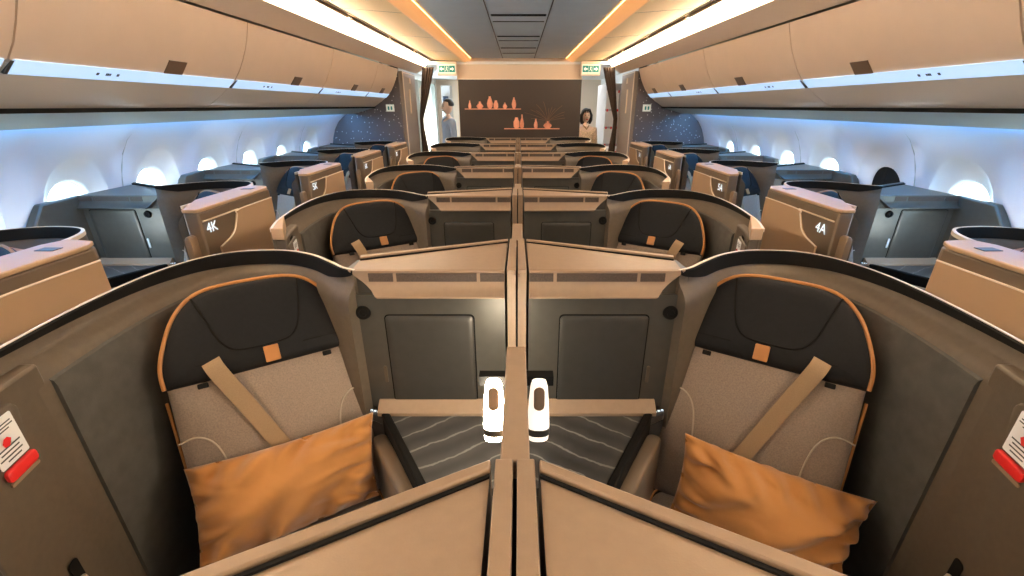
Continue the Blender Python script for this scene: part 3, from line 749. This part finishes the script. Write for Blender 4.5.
# ------------------------------------------------------------------ pillows
def pillow(corners, thick, name, label, seed, puff=.5):
    """corners TL, TR, BR, BL in world space"""
    TL, TR, BR, BL = [Vector(c) for c in corners]
    ctr = (TL + TR + BR + BL) / 4
    nrm = (TR - TL).cross(TL - BL).normalized()
    if nrm.dot(Vector((0, 0, CZ)) - ctr) < 0: nrm = -nrm
    rnd = random.Random(seed); n, m = 84, 54
    ph = [(rnd.uniform(2, 7), rnd.uniform(2, 6), rnd.uniform(0, 6.28), rnd.uniform(.3, 1)) for _ in range(7)]
    folds = []
    for q in range(22):
        if q % 2: ex, ey = rnd.choice((-1, 1)), rnd.uniform(-1, 1)
        else: ex, ey = rnd.uniform(-1, 1), rnd.choice((-1, 1))
        if q % 5 == 0: ex, ey = rnd.choice((-1, 1)), rnd.choice((-1, 1))
        L = rnd.uniform(.5, 1.1); an = math.atan2(-ey * .8 + rnd.uniform(-.6, .6), -ex + rnd.uniform(-.5, .5))
        folds.append((ex, ey, math.cos(an), math.sin(an), L, rnd.uniform(.035, .075), rnd.uniform(.006, .013) * rnd.choice((1, 1, -1))))
    mb = MB(); mb.uv = []
    for side in (1, -1):
        rows = []
        for j in range(m + 1):
            row = []
            for i in range(n + 1):
                u, v = i / n, j / m; x, y = 2 * u - 1, 2 * v - 1
                # concave sides between pointed corners
                cu = 1 - .055 * (1 - y * y) * abs(x) ** 3; cv = 1 - .09 * (1 - x * x) * abs(y) ** 3
                uu, vv = (x * cu + 1) / 2, (y * cv + 1) / 2
                p = (TL * (1 - uu) + TR * uu) * (1 - vv) + (BL * (1 - uu) + BR * uu) * vv
                h = ((1 - x * x) ** .72) * ((1 - y * y) ** .72)
                wr = 0
                for a, b, c, d in ph: wr += d * math.sin(a * x * 1.7 + b * y * 1.3 + c)
                edge = (1 - h)
                # radial puckers running into the corners and the long edges
                pk = math.sin(x * 21 + 2.5 * math.sin(y * 3 + seed)) * max(0, abs(y) - .35) ** 1.3 * .045 + math.sin(y * 15 + seed) * max(0, abs(x) - .5) ** 1.2 * .055
                fo = 0
                for ex, ey, dx, dy, L, wd, am in folds:
                    a_ = (x - ex) * dx + (y - ey) * dy; b_ = -(x - ex) * dy + (y - ey) * dx + .06 * math.sin(a_ * 5 + ex * 9)
                    if 0 < a_ < L: fo += am * math.exp(-(b_ / (wd * (1 + a_))) ** 2) * math.sin(PI * min(1, a_ / L) ** .6)
                t = thick * h + fo * min(1, h * 2.5) + wr * .0085 * h ** .5 + pk * (h ** .4)
                row.append(p + nrm * (side * t * (1 if side > 0 else .55)))
                mb.uv.append((u * 5, v * 3))
            rows.append(row)
        mb.grid(rows)
    o = mb.build(name, PILLOW, None, smooth=180)
    me = o.data; b = bmesh.new(); b.from_mesh(me); bmesh.ops.remove_doubles(b, verts=b.verts, dist=.0004); bmesh.ops.recalc_face_normals(b, faces=b.faces); b.to_mesh(me); b.free(); me.shade_smooth()
    # piping at the seam: a hem flap along the open short side
    tag(o, label, 'pillow', 'orange pillows on the front seats')
    # move origin to the centre so that object coordinates are local
    me.transform(Matrix.Translation(-ctr)); o.location = ctr
    return o
pillow([(-.885, .875, CZ - .885), (-.445, 1.085, CZ - .865), (-.425, .985, CZ - 1.10), (-.815, .735, CZ - 1.12)], .105, 'pillow', 'plump orange pillow standing upright on the seat left of the divider', 3)
pillow([(.475, .985, CZ - .86), (.935, .83, CZ - .95), (.80, .72, CZ - 1.12), (.44, .925, CZ - 1.10)], .105, 'pillow', 'orange pillow slumped and creased on the seat right of the divider', 11)

# ------------------------------------------------------------------ front bulkheads with stars, closets, curtains
for sg in (-1, 1):
    side = 'left' if sg < 0 else 'right'
    o = MB().box(*sorted((sg * 1.625, sg * 2.75)), 6.52, 6.56, 0, Z(-.50)).build('wall_star_%s' % side, STAR); struct(o)
    pl = MB().box(*sorted((sg * 1.72, sg * 1.83)), 6.505, 6.52, Z(.05) - .02, Z(.05) + .07).build('placard', E_SIGN)
    tag(pl, 'small pale green placard on the %s starry bulkhead' % side, 'placard', 'placards on the starry bulkheads')
    MB().box(*sorted((sg * 1.745, sg * 1.765)), 6.501, 6.505, Z(.05), Z(.05) + .045).build('symbol', E_GREEN, pl)
    MB().box(*sorted((sg * 1.785, sg * 1.805)), 6.501, 6.505, Z(.05), Z(.05) + .045).build('symbol', E_GREEN, pl)
    # closet
    cb = empty('closet', (sg * 1.6, 7.0, 0), 'tall glossy closet beyond the %s starry bulkhead' % side, 'closet', 'closets at the cabin end')
    x0, x1 = (-.02, .6) if sg > 0 else (-.6, .02)
    MB().box(x0, x1, -.43, .35, .0, Z(-.44)).build('closet_body', CLOSET, cb, bevel=.01)
    fx = -sg * .02
    MB().box(*sorted((fx - sg * .006, fx)), -.44, -.40, .0, Z(-.44)).build('edge_trim', RIM, cb)
    MB().box(*sorted((fx - sg * .004, fx)), -.40, .34, Z(-.42), Z(-.43)).build('edge_trim', RIM, cb)
    MB().box(*sorted((fx - sg * .014, fx)), -.12, -.09, Z(.10), Z(-.22)).build('handle', RIM, cb)
    MB().box(*sorted((fx - sg * .006, fx)), -.06, .02, Z(-.30), Z(-.37)).build('latch_plate', RIM, cb)
    # curtain
    rows = []
    for j in range(25):
        v = j / 24; z = Z(-.545) - v * 1.6
        if v < .45: q = v / .45; xin = 1.29 + .22 * q ** 1.1; xo = 1.47 + .10 * q
        elif v < .55: xin, xo = 1.51, 1.57
        else: q = (v - .55) / .45; xin = 1.51 - .05 * min(1, q * 2); xo = 1.57
        row = []
        for i in range(41):
            u = i / 40; row.append((sg * (xin + (xo - xin) * u), 7.42 + .028 * math.sin(u * 9 * PI) * (1 if not .45 < v < .55 else .6), z))
        rows.append(row)
    mb = MB().grid(rows); o = mb.build('curtain', CURT, smooth=80)
    sd = o.modifiers.new('solid', 'SOLIDIFY'); sd.thickness = .006
    tag(o, 'dark brown curtain tied back beside the %s closet' % side, 'curtain', 'tied back curtains')
# monument with the shelf mural
mon = empty('galley_monument', (.015, 7.62, 0), 'dark monument wall with copper vase mural behind the last centre row', 'partition wall')
MB().box(-.985, .985, 0, .6, 0, Z(-.375)).build('monument_body', CREAM, mon)
MB().box(-.985, .985, .0, .6, Z(-.375), Z(-.70)).build('upper_panel', CREAM, mon)
MB().box(-.97, .985, -.03, .0, .3, Z(-.385)).build('mural_panel', DARKP, mon, bevel=.008)
MB().box(-.99, 1.0, -.035, .0, Z(-.385), Z(-.398)).build('top_rail', RIM, mon)
for xx in (-.75, .75): MB().box(xx - .002, xx + .002, -.002, 0, Z(-.40), Z(-.68)).build('panel_joint', BIN, mon)
dM = 7.03
def mx(u): return (u - VPX) * dM / F_PX - .015
def mz(v): return Z((v - HORIZON) * .9225 * dM / F_PX)
def vase(u, vb, wpx, hpx, kind):
    cx, zb, R, H = mx(u), mz(vb), wpx * dM / F_PX / 2, hpx * .9225 * dM / F_PX
    pr = {0: [(.5, 0), (.9, .1), (1, .35), (.7, .6), (.28, .75), (.3, 1)], 1: [(.5, 0), (1, .3), (.85, .5), (.25, .7), (.2, .85), (.3, 1)],
          2: [(.6, 0), (1, .15), (1, .6), (.6, .8), (.5, 1)], 3: [(.35, 0), (.8, .12), (1, .4), (.7, .72), (.3, .86), (.38, 1)]}[kind]
    mb = MB(); rows = []
    for r_, t in pr: rows.append([(cx + R * r_ * math.cos(PI + PI * k / 10), -.03 - .3 * R * r_ * math.sin(PI * k / 10), zb + t * H) for k in range(11)])
    mb.grid(rows); n = 11; L = len(pr); mb.f += [tuple(i * n for i in range(L)), tuple(i * n + 10 for i in range(L))[::-1]]
    mb.build('vase_relief', COPPER, mon)
for u0, u1, v in ((465, 521, 108.5), (504, 560, 128.5)):
    MB().box(mx(u0), mx(u1), -.055, -.03, mz(v + 1.0), mz(v)).build('mural_shelf', COPPER, mon)
for a in ((470, 108.5, 3, 8, 0), (480, 108.5, 7, 7, 1), (490, 108.5, 6, 12, 3), (496, 108.5, 4.5, 8, 2), (505, 108.5, 4.5, 6, 1), (514, 108.5, 4.5, 11, 3),
          (516.5, 128.5, 6, 11, 2), (522, 128.5, 4, 14, 0), (536, 128.5, 4, 10, 0), (548, 128.5, 8.5, 8, 1)): vase(*a)
tw = MB()
rt = random.Random(4)
for k in range(13):
    a = math.radians(15 + 150 * k / 12 + rt.uniform(-4, 4)); L = rt.uniform(15, 25) * dM / F_PX; c = (mx(548), mz(121))
    pts = []
    for j in range(5):
        t = j / 4; pts.append((c[0] + L * t * math.cos(a) * (1 + .1 * t), -.034, c[1] + L * t * math.sin(a) * (1 - .25 * t)))
    tw.tube(pts, .004, 5)
tw.build('branches', TWIG, mon)

# ------------------------------------------------------------------ exit signs
for sg in (-1, 1):
    side = 'left' if sg < 0 else 'right'
    root = empty('exit_sign', (sg * 1.105 + (.01 if sg > 0 else 0), 7.50, Z(-.535)), 'lit green exit sign above the %s aisle' % side, 'exit sign', 'exit signs above the aisles')
    MB().box(-.15, .15, 0, .05, -.10, .10).build('housing', CREAM, root, bevel=.004)
    MB().box(-.135, .135, -.006, 0, -.07, .055).build('lit_face', E_SIGN, root)
    for cx, s in ((-.08, -1), (.08, 1)):
        MB().box(cx - .045, cx + .045, -.009, -.006, -.055, .04).build('green_square', E_GREEN, root)
        ar = [(cx + s * .03, -.008), (cx, .022), (cx, .004), (cx - s * .03, .004), (cx - s * .03, -.020), (cx, -.020), (cx, -.038)]
        if s < 0: ar = ar[::-1]
        MB().yprism(ar, -.0115, -.009).build('arrow', E_SIGN, root)
    MB().box(-.03, .03, -.009, -.006, -.055, .04).build('green_square', E_GREEN, root)
    f = MB().tube([(0, -.011, .03), (0, -.011, .022)], .006, 8); f.tube([(0, -.011, .018), (-.004, -.011, -.01)], .006, 6)
    f.tube([(-.004, -.011, -.01), (.012, -.011, -.025), (.008, -.011, -.045)], .004, 6); f.tube([(-.004, -.011, -.01), (-.014, -.011, -.028), (-.024, -.011, -.035)], .004, 6)
    f.tube([(0, -.011, .014), (.016, -.011, .004)], .0035, 6); f.tube([(0, -.011, .014), (-.016, -.011, .002)], .0035, 6)
    f.build('running_figure', E_SIGN, root)

# ------------------------------------------------------------------ entry area beyond
struct(MB().box(-2.1, 2.1, 7.6, 12, Z(-.60), Z(-.64)).build('ceiling_entry', WHITE))
for y in (8.6, 10.2):
    pass
gl = MB().box(-1.5, 1.5, 8.9, 9.3, Z(-.585), Z(-.598)).build('trim_20', E_GAL); struct(gl)  # glowing ceiling panel added to brighten the entry
struct(MB().box(-2.75, 2.75, 11.95, 12.0, 0, 2.9).build('wall_far', CREAM))
# left wall with an open door, right wall
mb = MB(); mb.box(-2.1, -2.05, 7.35, 9.5, 0, 2.3).box(-2.1, -2.05, 11.3, 12, 0, 2.3).box(-2.1, -2.05, 9.5, 11.3, Z(-.50), 2.3)
o = mb.build('wall_entry_left', WHITE); struct(o)
fr = MB().box(-2.06, -1.98, 9.44, 9.52, 0, Z(-.48)).box(-2.06, -1.98, 11.28, 11.36, 0, Z(-.48)).build('door_1', GREY, o)
struct(MB().box(2.05, 2.1, 7.35, 12, 0, 2.3).build('wall_entry_right', WHITE))
ld = bpy.data.lights.new('door_portal', 'AREA'); ld.shape = 'RECTANGLE'; ld.size = 2.1; ld.size_y = 1.8; ld.cycles.is_portal = True
lo = bpy.data.objects.new('door_portal', ld); C.objects.link(lo); lo.location = (-2.12, 10.4, 1.1); lo.rotation_euler = (0, -PI / 2, 0)
# door post cabinet behind the man
pc = empty('jump_seat', (-1.62, 10.6, 0), 'grey stowed crew seat panel beside the bright doorway', 'crew seat')
MB().box(-.10, .10, 0, .35, 0, Z(-.42)).build('seat_column', CART, pc, bevel=.01)
MB().box(-.08, .08, -.06, 0, .45, 1.55).build('folded_seat', GREY, pc, bevel=.01)
MB().box(-.06, .06, -.07, -.0, 1.60, 1.85).build('head_pad', NAVY, pc, bevel=.01)
# galley block on the right with carts
gb = empty('galley_unit', (1.55, 8.3, 0), 'white galley unit with red latches behind the smiling woman', 'galley unit')
MB().box(-.02, .45, 0, .9, 0, Z(-.36)).build('galley_body', CART, gb, bevel=.01)
for z, hh in ((1.02, .26), (1.31, .26), (1.60, .30)):
    MB().box(-.02, .20, -.03, 0, z, z + hh).build('container', WHITE, gb, bevel=.006)
    MB().box(.21, .44, -.03, 0, z, z + hh).build('container', CART, gb, bevel=.006)
for z in (1.0, 1.29, 1.58, 1.88):
    for x in (.01, .10, .19, .28, .40):
        MB().box(x - .012, x + .012, -.05, -.03, z - .02, z + .02).build('latch', RED, gb, bevel=.002)
cart = empty('galley_cart', (1.68, 8.2, 0), 'white galley cart with red latch parked under the galley unit', 'cart')
MB().box(-.15, .15, -.35, .05, .12, .98).build('cart_body', WHITE, cart, bevel=.01)
MB().box(-.13, .13, -.36, -.35, .16, .92).build('cart_door', CART, cart, bevel=.004)
MB().box(-.02, .02, -.375, -.36, .86, .93).build('latch', RED, cart, bevel=.003)
for x in (-.12, .12):
    for y in (-.3, 0): MB().tube([(x - .012, y, .055), (x + .012, y, .055)], .05, 14).build('caster', BLACK, cart)
MB().box(-.14, .14, -.33, .03, .105, .12).build('cart_frame', GREY, cart)

# ------------------------------------------------------------------ people
def skin_mesh(name, pts, edges, m, parent, root_i=0, sub=2):
    me = bpy.data.meshes.new(name); me.from_pydata([p[:3] for p in pts], edges, [])
    o = bpy.data.objects.new(name, me); C.objects.link(o); o.parent = parent
    sk = o.modifiers.new('skin', 'SKIN'); sk.use_smooth_shade = True
    for i, p in enumerate(pts):
        v = me.skin_vertices[0].data[i]; r = p[3]; v.radius = (r, p[4] if len(p) > 4 else r); v.use_root = (i == root_i)
    ss = o.modifiers.new('sub', 'SUBSURF'); ss.levels = sub; ss.render_levels = sub
    me.materials.append(m); return o
def ellipsoid(mb, c, r, n=16, m=10, f=None):
    rows = []
    for j in range(m + 1):
        th = PI * j / m
        row = []
        for i in range(n):
            ph = 2 * PI * i / n; d = Vector((math.sin(th) * math.cos(ph), math.sin(th) * math.sin(ph), math.cos(th)))
            if f: d = f(d)
            row.append((c[0] + r[0] * d.x, c[1] + r[1] * d.y, c[2] + r[2] * d.z))
        rows.append(row)
    mb.grid(rows, close_u=True); return mb
def person(loc, height, yaw, shirt, trousers, hair_long, label, skirt=False, female=False):
    """local frame: faces -y"""
    k = height / 1.75
    root = empty('person', loc, label, 'person'); root.rotation_euler = (0, 0, yaw); root.scale = (k, k, k)
    sw = .17 if female else .195
    pts = [(0, 0, .95, .13, .10), (0, 0, 1.10, .12, .09), (0, 0, 1.28, .145, .10), (0, 0, 1.40, .13, .085), (0, 0, 1.46, .05), (0, -.008, 1.53, .048)]
    ed = [(0, 1), (1, 2), (2, 3), (3, 4), (4, 5)]
    def add(p, par): pts.append(p); ed.append((par, len(pts) - 1)); return len(pts) - 1
    for s in (-1, 1):
        a = add((s * sw, 0, 1.40, .055), 3); b = add((s * (sw + .035), .01, 1.12, .042), a); c = add((s * (sw + .04), -.05, .87, .028), b); d = add((s * (sw + .038), -.065, .80, .032, .018), c)
        for q in range(4):
            e = add((s * (sw + .038) , -.095 + .018 * q - .0, .765, .0095), d); g = add((s * (sw + .032), -.10 + .019 * q, .735, .0085), e); add((s * (sw + .018), -.097 + .018 * q, .712 - .004 * (q in (1, 2)), .0075), g)
        e = add((s * (sw + .03), -.105, .785, .010), d); add((s * (sw + .022), -.118, .755, .009), e)
        h = add((s * .09, 0, .88, .085), 0); kn = add((s * .10, -.01, .50, .055), h); an = add((s * .10, .015, .09, .036), kn); add((s * .10, -.12, .035, .035), an)
    skin_mesh('body', pts, ed, SKIN, root)
    # head with jaw, nose, eyes, ears
    hd = MB()
    def shape(d):
        x, y, z = d
        if z < 0: x *= 1 - .32 * (-z) ** 1.4; y *= 1 - .12 * (-z)
        if y < -.3 and abs(z) < .5: y *= .97
        return Vector((x, y, z))
    ellipsoid(hd, (0, -.01, 1.635), (.076, .095, .118), 24, 16, shape)
    ellipsoid(hd, (0, -.108, 1.618), (.013, .018, .022), 8, 6)
    for s in (-1, 1): ellipsoid(hd, (s * .077, .0, 1.63), (.010, .020, .030), 8, 6)
    hd.build('head', SKIN, root, smooth=180)
    ey = MB()
    for s in (-1, 1): ellipsoid(ey, (s * .031, -.094, 1.648), (.012, .008, .006), 8, 6)
    ey.build('eyes', BLACK, root, smooth=180)
    mo = MB(); ellipsoid(mo, (0, -.094, 1.578), (.024, .010, .008), 10, 6); mo.build('mouth', RED if female else STRAP, root, smooth=180)
    br = MB()
    for s in (-1, 1): br.tube([(s * .018, -.101, 1.668), (s * .034, -.098, 1.672), (s * .048, -.088, 1.666)], .003, 5)
    br.build('eyebrows', HAIR, root)
    hr = MB()
    def hs(d):
        x, y, z = d
        if y < -.15 and z < .55: y = -.15 + (y + .15) * .15
        if z < -.1 and not hair_long: z = -.1 + (z + .1) * .2
        return Vector((x, y, z))
    ellipsoid(hr, (0, .012, 1.668), (.088, .104, .105), 24, 16, hs)
    if hair_long:
        for s in (-1, 1):
            hr.tube([(s * .055, -.05, 1.72), (s * .088, -.03, 1.65), (s * .09, -.015, 1.57), (s * .075, -.01, 1.50)], [.025, .034, .036, .018], 10)
        ellipsoid(hr, (0, .05, 1.60), (.085, .06, .13), 16, 10)
        for q in range(5): hr.tube([(-.05 + .025 * q, -.06, 1.752), (-.065 + .03 * q, -.092, 1.722), (-.075 + .034 * q, -.098, 1.69)], [.016, .014, .006], 6)
    hr.build('hair', HAIR, root, smooth=180)
    # shirt
    pts = [(0, 0, .93, .15, .12), (0, 0, 1.10, .135, .105), (0, 0, 1.28, .16, .115), (0, 0, 1.405, .14, .095), (0, 0, 1.455, .068)]; ed = [(0, 1), (1, 2), (2, 3), (3, 4)]
    for s in (-1, 1):
        a = add((s * sw, 0, 1.40, .068), 3); b = add((s * (sw + .035), .01, 1.13, .054), a); add((s * (sw + .04), -.03, .97 if female else .92, .042), b)
    skin_mesh('shirt', pts, ed, shirt, root)
    cl = MB().tube([(-.055, -.045, 1.475), (-.03, -.085, 1.45), (0, -.105, 1.41), (.03, -.085, 1.45), (.055, -.045, 1.475)], .011, 8)
    cl.build('collar', shirt if not female else STRAP, root, smooth=180)
    pts = [(0, 0, .97, .15, .12)]; ed = []
    for s in (-1, 1):
        h = add((s * .09, 0, .87, .10), 0); kn = add((s * .10, -.01, .50, .072), h); add((s * .10, .015, .10, .055), kn)
    skin_mesh('trousers', pts, ed, trousers, root)
    for s in (-1, 1):
        sh = MB(); ellipsoid(sh, (s * .10, -.055, .045), (.046, .125, .042), 14, 8, lambda d: Vector((d.x, d.y, max(d.z, -.95)))); sh.build('shoe', BLACK, root, smooth=180)
    return root
person((-1.24, 8.25, 0), 1.75, math.radians(-62), BLUESH, NAVY, False, 'man in a blue shirt standing in profile in the left doorway')
person((1.13, 7.85, 0), 1.60, math.radians(8), CREAMSH, NAVY, True, 'smiling woman with dark bobbed hair in a cream patterned blouse', female=True)
